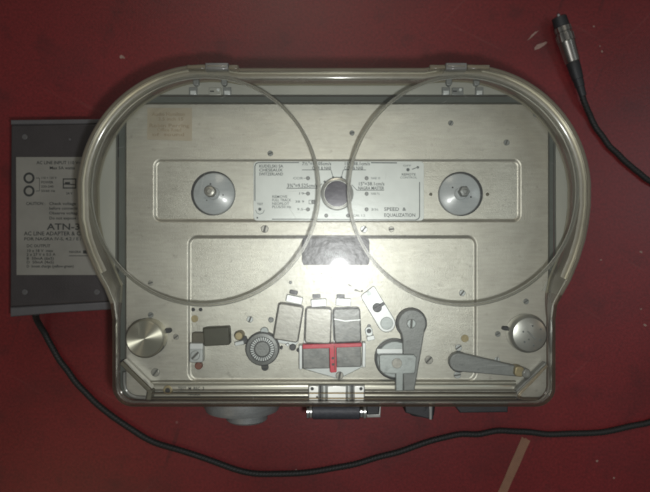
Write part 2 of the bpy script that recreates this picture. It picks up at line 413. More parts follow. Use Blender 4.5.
def prints(name, items, m, parent, z, lines=(), dots=(), rings=()):
    """flat lettering: items = (text, px, py, height in px, align), all in one mesh"""
    bm = bmesh.new()
    for it in items:
        s, px, py, h = it[:4]; al = it[4] if len(it) > 4 else 'LEFT'; wd = it[5] if len(it) > 5 else None
        cu = bpy.data.curves.new('t', 'FONT'); cu.body = s; cu.size = S(h, z) * 1.38; cu.align_x = al; cu.align_y = 'CENTER'
        cu.resolution_u = 2; cu.offset = S(h, z) * 0.022
        o = bpy.data.objects.new('t', cu); C.objects.link(o)
        bpy.context.view_layer.update()
        dg = bpy.context.evaluated_depsgraph_get()
        me = bpy.data.meshes.new_from_object(o.evaluated_get(dg))
        p = W(px, py, z); kx = 1.0
        if wd and len(me.vertices):
            xs = [v.co.x for v in me.vertices]; kx = S(wd, z) / max(1e-6, max(xs) - min(xs))
        for v in me.vertices: v.co = Vector((v.co.x * kx + p.x, v.co.y + p.y, z))
        bm.from_mesh(me); bpy.data.meshes.remove(me); bpy.data.objects.remove(o); bpy.data.curves.remove(cu)
    for x0, y0, x1, y1, t in lines:
        a, b = W(x0, y0, z), W(x1, y1, z); d = (b - a).normalized(); n = Vector((-d.y, d.x, 0)) * S(t, z) / 2
        bm.faces.new([bm.verts.new(q) for q in (a - n, b - n, b + n, a + n)])
    for x, y, r in dots:
        bm.faces.new([bm.verts.new(W(a, b, z)) for a, b in reversed(circ(x, y, r, 14))])
    for x, y, r0, r1 in rings:
        A = [bm.verts.new(W(a, b, z)) for a, b in circ(x, y, r0, 24)]; B = [bm.verts.new(W(a, b, z)) for a, b in circ(x, y, r1, 24)]
        for i in range(24): bm.faces.new((A[i - 1], A[i], B[i], B[i - 1]))
    for f in bm.faces:
        f.normal_update()
        if f.normal.z < 0: f.normal_flip()
    me = bpy.data.meshes.new(name); bm.to_mesh(me); bm.free()
    o = link(name, me, m, parent, smooth=False); o['kind'] = 'stuff'
    return o

# ---------------------------------------------------------------- the table
bm = bmesh.new(); box(bm, -0.75, 0.75, -0.6, 0.6, -0.03, 0)
table = bm_obj('table_surface', bm, M['table'], smooth=False); table['kind'] = 'structure'
def fleck(px, py, w_, h_, rot, seed):
    rnd = random.Random(seed); pts = []
    for i in range(14):
        a = 2 * PI * i / 14; k = rnd.uniform(0.6, 1.1)
        x, y = w_ / 2 * k * math.cos(a), h_ / 2 * k * math.sin(a); c, s = math.cos(rot), math.sin(rot)
        pts.append((px + x * c - y * s, py + x * s + y * c))
    plate('paint_fleck', pts, -0.0002, 0.0002, M['fleck'], table, 0)
for i, f in enumerate([(540, 46, 16, 5, -0.5), (533, 35, 16, 2.2, -0.75), (122, 57, 6, 4, 0.3), (602, 51.5, 2.6, 2.4, 0), (594, 26.5, 2.4, 2.2, 0),
                       (600, 46, 1.6, 1.6, 0), (641, 252, 3.5, 2.6, 0.5), (597, 461, 3, 3, 0), (614, 478, 2.4, 2.2, 0), (641, 309, 2.6, 2, 0),
                       (296, 470, 2, 2, 0), (645, 325, 4, 3, 0.3), (601, 260, 2.2, 1.8, 0)]): fleck(*f, i)

# ---------------------------------------------------------------- tape strip
bm = bmesh.new()
pts = [(522, 436.6), (524.2, 438.4), (526.0, 437.9), (528, 439.8), (530.5, 440.6), (525.4, 451.6), (519.7, 465), (513.2, 479.0), (507.5, 492), (503, 502), (494.5, 499), (499, 490), (504.6, 477.4), (510.2, 463.8), (516.3, 450.2)]
prism(bm, WP(pts, 0.0004), 0, 0.0004, 0.0001)
o = bm_obj('tape_strip', bm, M['tape'], smooth=False)
o['label'] = 'short strip of tan masking tape stuck to the red table below the black cable'; o['category'] = 'tape'

# ---------------------------------------------------------------- power adapter box
ZB = 0.055
adp = thing('power_adapter', 'dark grey adapter box with white printed ATN-3 label, left of the tape recorder', 'power adapter', W(70, 218, 0))
def quad(n): return n
plate('housing', [(12, 122), (131, 120), (131, 303), (10, 309)], 0.002, ZB - 0.0015, M['boxgrey'], adp, 0.001)
plate('cover', [(11, 125), (132, 123.5), (132, 300), (10, 307)], ZB - 0.004, ZB, M['boxgrey'], adp, 0.0012)
plate('end_flange', [(10, 307.4), (132, 300.4), (132, 308.5), (104, 310), (55, 313), (10, 317)], 0.004, ZB - 0.0006, M['flange'], adp, 0.0012)
plate('end_flange', [(10.5, 119.8), (132, 118.5), (132, 123.1), (10.5, 124.6)], 0.004, ZB - 0.0006, M['flange'], adp, 0.001)
for x, y in ((25, 137), (25, 292), (97, 292), (70, 139.5)):
    screw(x, y, 3.2 if y != 139.5 else 1.4, M['flange'], adp, ZB, 0.7, slot=(y != 139.5))
lab = plate('printed_label', [(16, 157), (122, 157), (122, 275), (16.5, 275)], ZB - 0.0002, ZB + 0.0003, M['boxlabel'], adp, 0.0001)
zl = ZB + 0.00045
prints('lettering', [
    ('AC LINE INPUT 110 V~ OR 220 V~', 36.5, 162.8, 3.3, 'LEFT', 66),
    ('Max 5A watts', 49.5, 168, 3.0, 'LEFT', 25),
    ('110 + 120 V', 41, 178, 2.3, 'LEFT', 15), ('POWER', 41, 182.4, 2.5, 'LEFT', 12),
    ('220-240', 41, 186.6, 2.2, 'LEFT', 12.5), ('50/60 Hz', 41, 191, 2.3, 'LEFT', 14),
    ('24 V', 66, 193.5, 2.4, 'LEFT', 6.5),
    ('CAUTION :', 26, 203.7, 3.1, 'LEFT', 19), ('Check voltage selection', 49, 203.7, 3.0, 'LEFT', 45), ('before connecting power.', 49, 208.4, 2.9, 'LEFT', 45),
    ('Observe voltage rating', 49, 213.2, 2.9, 'LEFT', 42), ('Do not expose to rain', 49, 218.2, 2.9, 'LEFT', 40),
], M['inkblack'], lab, zl,
    lines=[(39.5, 178, 39.5, 191, 0.5), (36, 178, 39.5, 178, 0.5), (36, 191, 39.5, 191, 0.5)])
prints('bold_lettering', [
    ('ATN-3', 47, 227, 6.4, 'LEFT', 33), ('AC LINE ADAPTER & CHARGER', 24, 233.7, 4.0, 'LEFT', 78), ('FOR NAGRA IV-S, 4.2 / E / IV-SJ', 24, 239, 3.1, 'LEFT', 68),
    ('DC OUTPUT', 26.5, 246, 3.0, 'LEFT', 23.5), ('10 x 18 V  max', 26.5, 250.8, 2.9, 'LEFT', 26), ('2 x 27 V ± 0.5 A', 26.5, 254.6, 2.9, 'LEFT', 29),
    ('B  50mA (6x5)', 26.5, 258.5, 2.8, 'LEFT', 27), ('D  50mA (4x5)', 26.5, 262.3, 2.8, 'LEFT', 27), ('D  boost charge (yellow-green)', 26.5, 266.3, 2.8, 'LEFT', 47),
    ('NAGRA', 69, 252, 2.3, 'LEFT', 12),
], M['inkblack'], lab, zl,
    lines=[(63.3, 179, 75.7, 179, 1.1), (63.3, 188, 75.7, 188, 1.1), (63.3, 178.5, 63.3, 188.5, 1.1), (75.7, 178.5, 75.7, 188.5, 1.1), (63.3, 184, 75.7, 184.6, 0.9),
           (65, 183, 70, 183, 1.8), (83, 252, 91, 252, 3.2), (69, 255.8, 89, 255.8, 0.6)],
    rings=[(29, 178, 3.5, 5.6), (29, 191, 3.5, 5.6)])
settle(adp)

# ---------------------------------------------------------------- cables
def cable(name, pts, r, parent=None, z=None):
    path = smooth_path([W(x, y, r if z is None else z) if not isinstance(x, Vector) else x for x, y in pts], 14)
    rn = random.Random(5); a1, a2 = rn.random() * 6, rn.random() * 6
    for i, p in enumerate(path):                     # small kinks
        if i > 20: p.x += 0.0004 * math.sin(i * 0.35 + a1) * math.sin(i * 0.13); p.y += 0.0006 * math.sin(i * 0.27 + a2) * math.sin(i * 0.071 + 1)
    bm = bmesh.new(); tube(bm, path, r, 12)
    # two braid strands winding round the cable
    L = [0]
    for a, b in zip(path, path[1:]): L.append(L[-1] + (b - a).length)
    step = 0.0012; 
    for ph, sgn in ((0, 1), (PI / 2, 1), (PI, 1), (1.5 * PI, 1)):
        st = []; d = 0; i = 0
        while d < L[-1]:
            while L[i + 1] < d: i += 1
            t = (d - L[i]) / max(1e-9, L[i + 1] - L[i]); p = path[i].lerp(path[i + 1], t)
            tg = (path[i + 1] - path[i]).normalized(); s = tg.cross(Vector((0, 0, 1))); s.normalize(); u = s.cross(tg)
            a = ph + sgn * d / 0.0125 * 2 * PI
            st.append(p + (s * math.cos(a) + u * math.sin(a)) * r * 0.97); d += step
        tube(bm, st, 0.00034, 4, mi=1)
    return bm_obj(name, bm, [M['cable'], M['weave']], parent)
b1 = W(36, 313, 0.030); b2 = W(37, 320, 0.014)
pc = [(b1, 0), (b2, 0)] + [(45.6, 334.5), (58, 358), (74, 379), (93.6, 401), (122, 423), (157, 443), (203, 457.5), (240, 470.5), (277, 474.5), (318, 470.5), (355, 464),
      (390, 454), (425, 443), (455, 435), (480, 433.5), (503.5, 430.8), (530, 432), (558.5, 434.5), (603, 431.5), (637, 425), (655, 421), (690, 408)]
o = cable('power_cable', pc, 0.0028)
o['label'] = 'long black braided cable curving from the adapter box along the bottom of the table'; o['category'] = 'cable'

con = thing('connector_cable', 'black cable ending in a metal round plug, lying at the upper right of the table', 'connector cable', W(570, 50, 0))
ax0, ax1 = W(558, 14, 0.010), W(583, 96, 0.008)
AX = (ax1 - ax0).normalized(); LEN = (ax1 - ax0).length
def conpart(name, prof, m, n=24, teeth=0):
    """prof: (distance along the plug in photo pixels of 86, radius in px)"""
    bm = bmesh.new(); s = AX.cross(Vector((0, 0, 1))).normalized(); u = s.cross(AX); R = []
    for d, r in prof:
        p = ax0 + AX * (LEN * d / 86); rr = S(r, 0.01)
        R.append([bm.verts.new(p + (s * math.cos(2 * PI * k / n) + u * math.sin(2 * PI * k / n)) * rr * (1 if not teeth or k % 2 else 0.93)) for k in range(n)])
    for a, b in zip(R, R[1:]):
        for k in range(n): bm.faces.new((a[k], a[(k + 1) % n], b[(k + 1) % n], b[k]))
    bm.faces.new(R[0]); bm.faces.new(R[-1])
    return bm_obj(name, bm, m, con, angle=30)
conpart('contact_pin', [(0, 1.2), (0.6, 1.8), (4, 1.8)], M['chrome'])
conpart('front_shell', [(3.4, 5.5), (4, 7.2), (13.5, 7.6), (14, 6.5)], M['black'])
conpart('lock_ring', [(13.5, 7), (14, 8.4), (19, 8.6), (19.4, 7.6), (21, 7.6), (21.4, 8.9), (29, 8.9), (29.5, 8)], M['conmetal'], n=28, teeth=1)
conpart('barrel', [(29, 8.0), (29.6, 8.4), (34, 8.0), (50, 7.3), (50.6, 6.8)], M['conmetal'])
conpart('rubber_boot', [(50, 6.4), (50.4, 6.6), (60, 6.2), (68, 5.6), (68.3, 5.1), (76, 4.6), (76.3, 4.1), (86, 3.5)], M['black'])
bm_dummy = None
cp = [(ax0 + AX * LEN * 0.93, 0), (ax0 + AX * LEN * 1.06 + Vector((0.0, 0, -0.001)), 0), (591, 117), (596, 128), (608, 143.5), (622, 158.5), (636, 170.5), (652, 182), (690, 205)]
cc = cable('cable', cp, 0.0027, con, z=0.0029)
settle(con)

# ---------------------------------------------------------------- tape recorder
rec = thing('tape_recorder', 'silver portable reel to reel tape recorder under a clear lid with two round lobes', 'tape recorder', W(336, 250, 0))

# lid outline in photo pixels at the lid's top
def lid_outline():
    P = []
    cxL, cxR, cy, R = 204.5, 464.5, 192, 128.5
    for i in range(41):                                    # left lobe, from its left side to its top
        a = math.radians(184 + (272 - 184) * i / 40); P.append((cxL + R * math.cos(a), cy + R * math.sin(a)))
    P += [(225, 64.6), (232, 66), (240, 67.2), (300, 67.2), (360, 67.2), (425, 67.2), (432, 66), (440, 64.6)]
    for i in range(41):
        a = math.radians(268 + (356 - 268) * i / 40); P.append((cxR + R * math.cos(a) * 0.995, cy + R * math.sin(a)))
    return P
def lid_right(): return [(592, 205), (590, 222), (586.5, 240), (580, 261), (571.5, 281), (563, 296), (558, 306), (556.5, 320), (556.5, 345), (556.5, 384)]
def corner(cx, cy, r, a0, a1, n=8): return [(cx + r * math.cos(math.radians(a0 + (a1 - a0) * i / n)), cy + r * math.sin(math.radians(a0 + (a1 - a0) * i / n))) for i in range(n + 1)]
OUT = lid_outline() + lid_right() + corner(536.5, 387.5, 20, 0, 90) + [(450, 407.5), (330, 407.5), (220, 407.5)] + corner(132.5, 386.5, 21, 90, 180) + \
      [(111.5, 345), (111.5, 320), (109.5, 304), (103.5, 289), (95.5, 275), (87, 256), (81, 239), (77, 219)]
lid_pts = ccw([Vector(p) for p in WP(OUT, ZL)])

# case below the deck (rounded box)
def body(x0, y0, x1, y1, rb, rf):
    return corner(x0 + rb, y0 + rb, rb, 180, 270) + corner(x1 - rb, y0 + rb, rb, 270, 360) + corner(x1 - rf, y1 - rf, rf, 0, 90) + corner(x0 + rf, y1 - rf, rf, 90, 180)
cpts = body(119, 97, 554, 402, 34, 18)
bm = bmesh.new(); prism(bm, WP(cpts, ZD), 0.006, ZD - 0.004, 0.001)
case = bm_obj('case', bm, M['case'], rec)
for x, y in ((140, 120), (530, 120), (140, 380), (530, 380)):
    disc('foot', x, y, 9, 0.0, 0.0065, M['black'], rec, zt=ZD)
# extension plate round the back and sides, under the lobes, with an opening for the deck
inner = offset(lid_pts, 0.0030)
ylim = W(0, 292, ZD).y
top = [p for p in inner if p.y > ylim]
# rotate list so that it starts at the first point after the gap
n_ = len(inner); idx = [i for i in range(n_) if inner[i].y > ylim and inner[i - 1].y <= ylim][0]
top = [inner[(idx + k) % n_] for k in range(n_) if inner[(idx + k) % n_].y > ylim]
openL = W(115.5, 292, ZD); openR = W(556, 292, ZD); yT = W(0, 95, ZD).y
cxL_, cyT_ = W(116.5, 118, ZD), W(141, 95, ZD); cxR_, cyR_ = W(555, 118, ZD), W(531, 95, ZD)
hole = [Vector((openL.x, ylim)), cxL_.xy, cyT_.xy, cyR_.xy, cxR_.xy, Vector((openR.x, ylim))]
# top runs from the right side over the back to the left side (counter-clockwise)
ext = top + hole
bm = bmesh.new(); prism(bm, ext, ZD - 0.003, ZD + 0.001, 0.0)
bm_obj('extension_plate', bm, M['plate'], rec, smooth=False)
# dark strip in the gap round the deck, its shade put into the colour
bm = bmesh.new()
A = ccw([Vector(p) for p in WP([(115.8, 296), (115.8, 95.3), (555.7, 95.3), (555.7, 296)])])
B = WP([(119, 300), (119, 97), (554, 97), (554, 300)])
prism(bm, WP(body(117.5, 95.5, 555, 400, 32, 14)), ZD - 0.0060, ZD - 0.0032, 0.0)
bm_obj('gap_shade_strip', bm, M['band'], rec, smooth=False)

# deck plate with two recessed panels
def panel_loop(px0, py0, px1, py1, r):
    return ccw([Vector(p) for p in WP(rrect((px0 + px1) / 2, (py0 + py1) / 2, px1 - px0, py1 - py0, r, n=8))])
deck_out = ccw([Vector(p) for p in WP(body(125.2, 103.2, 549.2, 398, 15, 9))])
p1 = panel_loop(153, 158.5, 521.5, 222.5, 8); p2 = panel_loop(187, 235, 477.5, 382.3, 10)
bm = bmesh.new(); DEP = 0.0014
def vloop(pts, z): return [bm.verts.new((p.x, p.y, z)) for p in pts]
rO = vloop(deck_out, ZD - 0.0012)
prev = rO; base = vloop(offset(deck_out, -0.0022), ZD - 0.0045)
def bridge(a, b):
    n = len(a)
    for i in range(n): bm.faces.new((a[i], a[(i + 1) % n], b[(i + 1) % n], b[i]))
bridge(base, rO)
e1 = vloop(offset(deck_out, 0.0003), ZD - 0.0004); e2 = vloop(offset(deck_out, 0.0010), ZD)
bridge(rO, e1); bridge(e1, e2)
holes = []
for pl in (p1, p2):
    a = vloop(pl, ZD); b = vloop(offset(pl, 0.0007), ZD - 0.0002); c = vloop(offset(pl, 0.0014), ZD - 0.0007)
    d = vloop(offset(pl, 0.0021), ZD - DEP + 0.0002); e = vloop(offset(pl, 0.0029), ZD - DEP)
    for q, r_ in ((a, b), (b, c), (c, d), (d, e)): bridge(r_, q)
    for t in tessellate_polygon([[v.co for v in e]]):
        f = bm.faces.new([e[j] for j in t]); f.material_index = 1
    holes.append(a)
allv = e2 + holes[0] + holes[1]
for t in tessellate_polygon([[v.co for v in e2], [v.co for v in holes[0]], [v.co for v in holes[1]]]):
    bm.faces.new([allv[j] for j in t])
deck = bm_obj('deck_plate', bm, [M['alu'], M['alu_floor']], rec, angle=60)
ZP = ZD - DEP       # floor of the recessed panels

# faded sticker on the deck
st = plate('sticker', [(147.5, 108), (192, 108), (192, 141), (147, 139.5)], ZD, ZD + 0.00012, M['sticker'], rec, 0.0)
prints('handwriting', [('Audio Hamilton', 152, 114.3, 3.6, 'LEFT', 33), ('3.5 inch 15', 158, 119.2, 3.4, 'LEFT', 25), ('Robin Perring', 149, 125.7, 3.6, 'LEFT', 40),
                       ('Office Road', 157, 130, 3.4, 'LEFT', 24), ('of  sound', 152, 134.6, 3.4, 'LEFT', 32)], M['stickerink'], st, ZD + 0.0002)

# screws and small fittings on the deck
for x, y, r, mk, rt in [(131.3, 113.3, 2.6, 'armgrey', 0.3), (270.3, 153.4, 2.8, 'armgrey', 0.4), (352, 133, 2.6, 'armgrey', 0.2), (450.8, 123.1, 2.6, 'armgrey', 1.0),
                        (506.5, 142.5, 2.9, 'armgrey', 1.2), (535.8, 114.5, 2.6, 'armgrey', 0.3), (264.7, 229, 3.8, 'head', 1.3), (363.8, 229.2, 3.4, 'lightgrey', 0.9),
                        (391.4, 229.2, 2.8, 'head', 0.1), (150.7, 314.9, 2.8, 'armgrey', 0.4), (176, 337, 2.8, 'head', 0.6), (155.4, 372.4, 4.2, 'head', 0.9),
                        (150.5, 283, 2.6, 'head', 0.3), (526, 301.5, 2.8, 'armgrey', 0.6), (497.8, 334, 2.8, 'armgrey', 0.5), (497, 359.5, 2.6, 'lightgrey', 1.4)]:
    screw(x, y, r, M[mk], rec, ZD, rt)
for x, y, r, mk, rt in [(193.2, 309.5, 1.9, 'dark', 0), (200.7, 309.5, 1.9, 'dark', 0), (250, 319.3, 3.2, 'lightgrey', 1.2), (271, 319.7, 2.9, 'armgrey', 0),
                        (290.5, 282.5, 1.7, 'armgrey', 0), (462.2, 293, 3.2, 'lightgrey', 0.9), (428.8, 360, 4.2, 'head', 0.8), (458.5, 347.6, 3.4, 'lightgrey', 0.6),
                        (457.3, 375, 3.6, 'lightgrey', 0.2), (430.8, 194.3, 1.6, 'brown', 0), (487.5, 194.3, 1.7, 'brown', 0), (265, 367, 3.8, 'dark', 0), (369, 326, 2.0, 'armgrey', 0)]:
    screw(x, y, r, M[mk], rec, ZP, rt, slot=r > 3)
disc('stain_disc', 194.6, 318.8, 3.6, ZP, ZP + 0.0004, M['brass'], rec, 0.0001)  # stains on the panel floor, built as thin discs
disc('stain_disc', 465, 338.5, 3.8, ZP, ZP + 0.0005, M['brass'], rec, 0.0001)

# reel spindles
for x, y, nx, ny, nm, dots in ((213.2, 193.4, 209.6, 191.2, 'brown', ((210.4, 184), (222.8, 195), (207, 200))), (460.7, 193.9, 464.8, 191.4, 'armgrey', ((452.7, 187.5), (457, 199), (471, 197)))):
    ring = lathe('spindle_gap', x, y, [(S(22.3), 0), (S(22.3), 0.0004)], M['dark'], rec, ZP)
    R = S(21)
    sp = lathe('reel_spindle', x, y, [(R, 0.0), (R, 0.0030), (R * 0.96, 0.0040), (R * 0.85, 0.0046), (R * 0.5, 0.0056), (R * 0.30, 0.0062), (R * 0.27, 0.0068), (0, 0.0068)], M['grey'], rec, ZP)
    for dx, dy in dots: disc('dimple', dx, dy, 0.9, ZP + 0.004, ZP + 0.0058, M['dark'], sp, 0.0001, n=12)
    nr = S(5.6, ZD + 0.014)
    lathe('hub_nut', nx, ny, [(nr, 0.005), (nr, 0.0118), (nr * 0.85, 0.0130), (nr * 0.45, 0.0134), (nr * 0.40, 0.0126), (0, 0.0126)], M['head'] if nm != 'armgrey' else M['armgrey'], sp, ZP, n=6 if nm == 'armgrey' else 24)

# speed label plate
z0 = ZP; zt = ZP + 0.0008
lp = plate('speed_plate', rrect(338.7, 191, 170.6, 59.5, 4), z0, zt, M['paper'], rec, 0.0002)
zz = zt + 0.00012
prints('lettering', [
    ('KUDELSKI SA', 259, 166.3, 3.0, 'LEFT', 24), ('CHESEAUX', 259, 170.2, 3.0, 'LEFT', 23.5), ('SWITZERLAND', 259, 174.2, 3.0, 'LEFT', 24),
    ('7½"=19.05cm/s', 302, 163.8, 3.4, 'LEFT', 29), ('CCIR & NAB', 312, 168.2, 3.2, 'LEFT', 19),
    ('3¾"=9.525cm/s', 287, 185.8, 3.8, 'LEFT', 30),
    ('15"=38.1cm/s', 344, 163.8, 3.4, 'LEFT', 25), ('CCIR & NAB', 344, 168.2, 3.2, 'LEFT', 19),
    ('15"=38.1cm/s', 358, 184, 3.5, 'LEFT', 25.5), ('NAGRA MASTER', 358, 188.3, 3.3, 'LEFT', 26),
    ('SPEED  &', 384, 209.3, 3.5, 'LEFT', 22), ('EQUALIZATION', 384, 215.3, 3.5, 'LEFT', 31),
    ('TEST', 257, 204.2, 2.2, 'LEFT', 6), ('REMOTE', 401.5, 174.6, 2.3, 'LEFT', 14)], M['ink'], lp, zz,
    lines=[(258, 162.6, 299, 162.6, 0.9), (254.9, 166, 254.9, 201, 0.9), (256, 163.5, 254.9, 166.5, 0.9), (256, 163.5, 258.5, 162.6, 0.9), (272, 219.2, 300, 219.2, 0.8), (300, 219.2, 416, 219.9, 0.7),
           (371, 162.7, 397, 162.9, 1.1), (419.6, 182, 419.6, 216, 0.9), (419.6, 216, 418.6, 218.8, 0.9), (418.6, 218.8, 415.5, 219.9, 0.9),
           (302, 169.9, 331, 169.9, 0.6), (286.5, 188.3, 318, 188.3, 0.7), (318, 188.3, 322, 183.5, 0.7), (331, 170, 333.2, 178, 0.6), (343.5, 169.9, 366, 169.9, 0.6), (343.3, 170, 341.2, 178, 0.6),
           (357, 190.3, 384, 190.3, 0.6), (357, 190.3, 351.5, 184.5, 0.6), (412, 169.3, 418, 167.2, 0.8), (416.8, 166.4, 419, 167, 0.8), (419, 167, 417.6, 168.8, 0.8)],
    dots=[(257.3, 217.8, 0.9), (408, 169.7, 1.7), (259.8, 209.2, 1.6)])
prints('faint_lettering', [
    ('CCIR', 293, 178.3, 2.3, 'LEFT', 10), ('19', 298, 193.6, 2.3, 'LEFT', 5), ('38 9', 295, 201.7, 2.3, 'LEFT', 9), ('9.5', 297, 209.4, 2.3, 'LEFT', 6),
    ('REMOVE', 272, 196.8, 2.7, 'LEFT', 15), ('FULL TRACK', 272, 200.2, 2.7, 'LEFT', 19), ('NEOPILOT', 272, 203.8, 2.7, 'LEFT', 17), ('PLUS/50 Hz', 272, 207, 2.7, 'LEFT', 19),
    ('NAB 15', 371, 178.3, 2.3, 'LEFT', 9), ('NAB 7½', 371, 193.8, 2.3, 'LEFT', 8.5), ('3¾', 371, 209.6, 2.3, 'LEFT', 7), ('CAL 1.2', 353, 215.6, 2.2, 'LEFT', 12),
    ('CONTROL', 400, 177.6, 2.2, 'LEFT', 17), ('OFF', 403, 165.8, 1.8, 'LEFT', 8)], M['inksoft'], lp, zz,
    lines=[(303.5, 178.3, 306, 178.3, 0.5), (303.5, 193.6, 306, 193.6, 0.5), (303.5, 209.5, 306, 209.5, 0.5), (309, 200.2, 315.5, 200.2, 0.5), (309, 203.8, 315.5, 203.8, 0.5), (309, 200.2, 309, 203.8, 0.5),
           (255.5, 210, 257, 213, 0.6), (257, 213, 259.8, 214.2, 0.6), (259.8, 214.2, 263, 213, 0.6), (263, 213, 264.5, 210, 0.6)])
pin = None
for x, y in ((308, 178.2), (308, 193.6), (313.2, 201.9), (308, 209.4), (326.2, 215.6), (366.6, 178.2), (366.6, 193.8), (366.6, 209.4), (348, 215.6)):
    if pin is None: pin = screw(x, y, 2.0, M['armgrey'], lp, zt, 0, slot=False, name='set_pin')
    else: screw(x, y, 2.0, M['armgrey'], lp, zt, 0, slot=False, name='set_pin')

# speed selector knob
kn = lathe('speed_knob', 337.3, 193.6, [(S(16.2), 0), (S(16.0), 0.007), (S(15.4), 0.0082), (S(13.6), 0.0085), (S(13.2), 0.0078), (0, 0.0078)], M['silver'], rec, zt)
lathe('knob_cap', 337.3, 193.6, [(S(13.0), 0.0070), (S(12.6), 0.0086), (0, 0.0088)], M['purple'], kn, zt)
for x0, y0, x1, y1 in ((324, 181, 327, 184), (333, 176.3, 333.7, 180.2), (341.6, 176.3, 341, 180.2), (350.6, 181, 348, 184)):
    bar('index_mark', x0, y0, x1, y1, 1.9, zt, zt + 0.0006, M['ink'], lp, 0.0001)

# dark speckled cover plate over the heads
dp = plate('name_plate', [(303.5, 238), (368, 238), (369.5, 241), (369.5, 262), (368, 265), (303.5, 265), (302, 262), (302, 241)], ZP, ZP + 0.003, M['textured'], rec, 0.0004)
prints('lettering', [('NAGRA', 335.5, 254.5, 6, 'CENTER', 22)], M['inksoft'], dp, ZP + 0.0031)

# head covers
hz = ZP + 0.012
for cx, cy, w_, h_, rt, mk in ((288.3, 323, 25.5, 37, 9.5, 'head'), (318.3, 325.8, 26.5, 36, 2, 'head'), (347.3, 325.5, 27.5, 34.5, -2.5, 'headdark')):
    hd = plate('head_cover', rrect(cx, cy, w_, h_, 3.2, rt), ZP, hz, M[mk], rec, 0.0010)
    plate('base_shim', rrect(cx - 0.5, cy + 2.2, w_ + 1.0, h_ + 1.0, 5, rt), ZP, ZP + 0.002, M['lightgrey'], hd, 0.0003)
plate('crease_glint', [(334, 318.5), (345, 320.6), (360.5, 319.4), (360.5, 320.2), (345, 321.5), (334, 319.5)], hz - 0.0002, hz + 0.00015, M['white'], hd, 0)  # wrinkle in the dark cover, its reflection painted as a white strip
for cx, cy, w_, h_, rt, dx, dy in ((294.3, 299.6, 16.5, 7.5, 12, 293.5, 292.5), (318.8, 303, 15.5, 7.6, -3, 316.5, 296.4), (343.5, 302.3, 15, 7.6, 3, 340.8, 296.4)):
    t = plate('head_connector', rrect(cx, cy, w_, h_, 1.0, rt), ZP, ZP + 0.0060, M['white'], rec, 0.0005)
    plate('connector_clip', rrect(dx, dy, 8, 4.0, 0.8, rt), ZP, ZP + 0.0050, M['dark'], t, 0.0003)
    disc('contact', cx + 4.4, cy + 0.6, 2.3, ZP + 0.005, ZP + 0.0064, M['silver'], t, 0.0002, n=16)
    disc('contact', cx - 3.4, cy - 0.3, 1.4, ZP + 0.005, ZP + 0.0062, M['lightgrey'], t, 0.0002, n=16)

# head shield with two grey blocks and the red gate
sh = plate('head_shield', [(301, 366), (363.5, 364), (364, 366.5), (342, 377.6), (336, 378.6), (330, 376.8), (303, 369)], ZP, ZP + 0.0035, M['lightgrey'], rec, 0.0005)
plate('side_rail', rrect(300.7, 357.4, 3.2, 24, 0.6, 0), ZP, ZP + 0.010, M['white'], sh, 0.0004)
plate('side_rail', rrect(364, 355.0, 3.4, 24.5, 0.6, 1), ZP, ZP + 0.010, M['white'], sh, 0.0004)
plate('shield_block', rrect(316.2, 358, 27, 21.5, 1.2, -1), ZP, ZP + 0.0085, M['headdark'], sh, 0.0006)
plate('shield_block', rrect(348.6, 356.4, 25, 21.5, 1.2, -1), ZP, ZP + 0.0085, M['headdark'], sh, 0.0006)
gate = plate('red_gate', [(302.5, 344.7), (361.7, 343.0), (361.8, 346.8), (336.3, 347.7), (336.8, 371.5), (336.0, 372.4), (331, 372.8), (330.0, 372.0), (329.4, 348.2), (302.6, 349.0)],
             ZP + 0.0015, ZP + 0.0112, M['red'], rec, 0.0005)
for x, y in ((332.9, 358.2), (333, 364.4)): disc('hole', x, y, 1.3, ZP + 0.011, ZP + 0.01126, M['dark'], gate, 0.00002, n=14)
plate('gate_spine', rrect(334.7, 358, 0.9, 24, 0.3, -1), ZP + 0.010, ZP + 0.0116, M['redbrown'], gate, 0.0001)
screw(339.6, 375.4, 3.9, M['head'], sh, ZP + 0.0035, 1.35, h=0.001)
for x, y in ((325.2, 358.4), (346, 358.2)): disc('rivet', x, y, 1.8, ZP + 0.008, ZP + 0.0088, M['armgrey'], sh, 0.0001, n=14)
# little guide posts beside the heads
for x, y, r, mk in ((292.6, 347.6, 3.2, 'dark'), (287.5, 345, 1.6, 'white'), (298.3, 350.5, 1.7, 'dark'), (281.2, 348.2, 1.4, 'dark')):
    disc('guide_post', x, y, r, ZP, ZP + 0.006, M[mk], rec, 0.0004, n=18)
g = plate('wire_loop', rrect(369, 331.5, 7.5, 9.5, 3.4, -12), ZP, ZP + 0.002, M['lightgrey'], rec, 0.0004)
disc('loop_hole', 369, 331, 2.4, ZP + 0.0018, ZP + 0.0022, M['dark'], g, 0.00003, n=16)
plate('loop_clip', rrect(370.8, 338.2, 8, 4.6, 0.8, -14), ZP, ZP + 0.0045, M['white'], g, 0.0004)

# white slotted link
lk = plate('tape_guide_link', [(361.6, 295.2), (373.2, 286.2), (375, 287.2)] + [(386.6 + 9.0 * math.cos(math.radians(a)), 323.4 + 9.0 * math.sin(math.radians(a))) for a in range(-28, 160, 15)] + [(361.3, 298)],
           ZP, ZP + 0.005, M['white'], rec, 0.0006)
screw(377.2, 307.6, 4.7, M['dark'], lk, ZP + 0.005, 0.5, h=0.001)
plate('clamp_clip', rrect(379, 306.3, 13, 3.6, 1.4, -30), ZP + 0.004, ZP + 0.0055, M['dark'], lk, 0.0003)
disc('guide_disc', 386.8, 323.4, 6.3, ZP + 0.0045, ZP + 0.0062, M['armlight'], lk, 0.0003)
disc('guide_disc', 369, 293.5, 2.6, ZP + 0.0045, ZP + 0.0054, M['armlight'], lk, 0.0001)

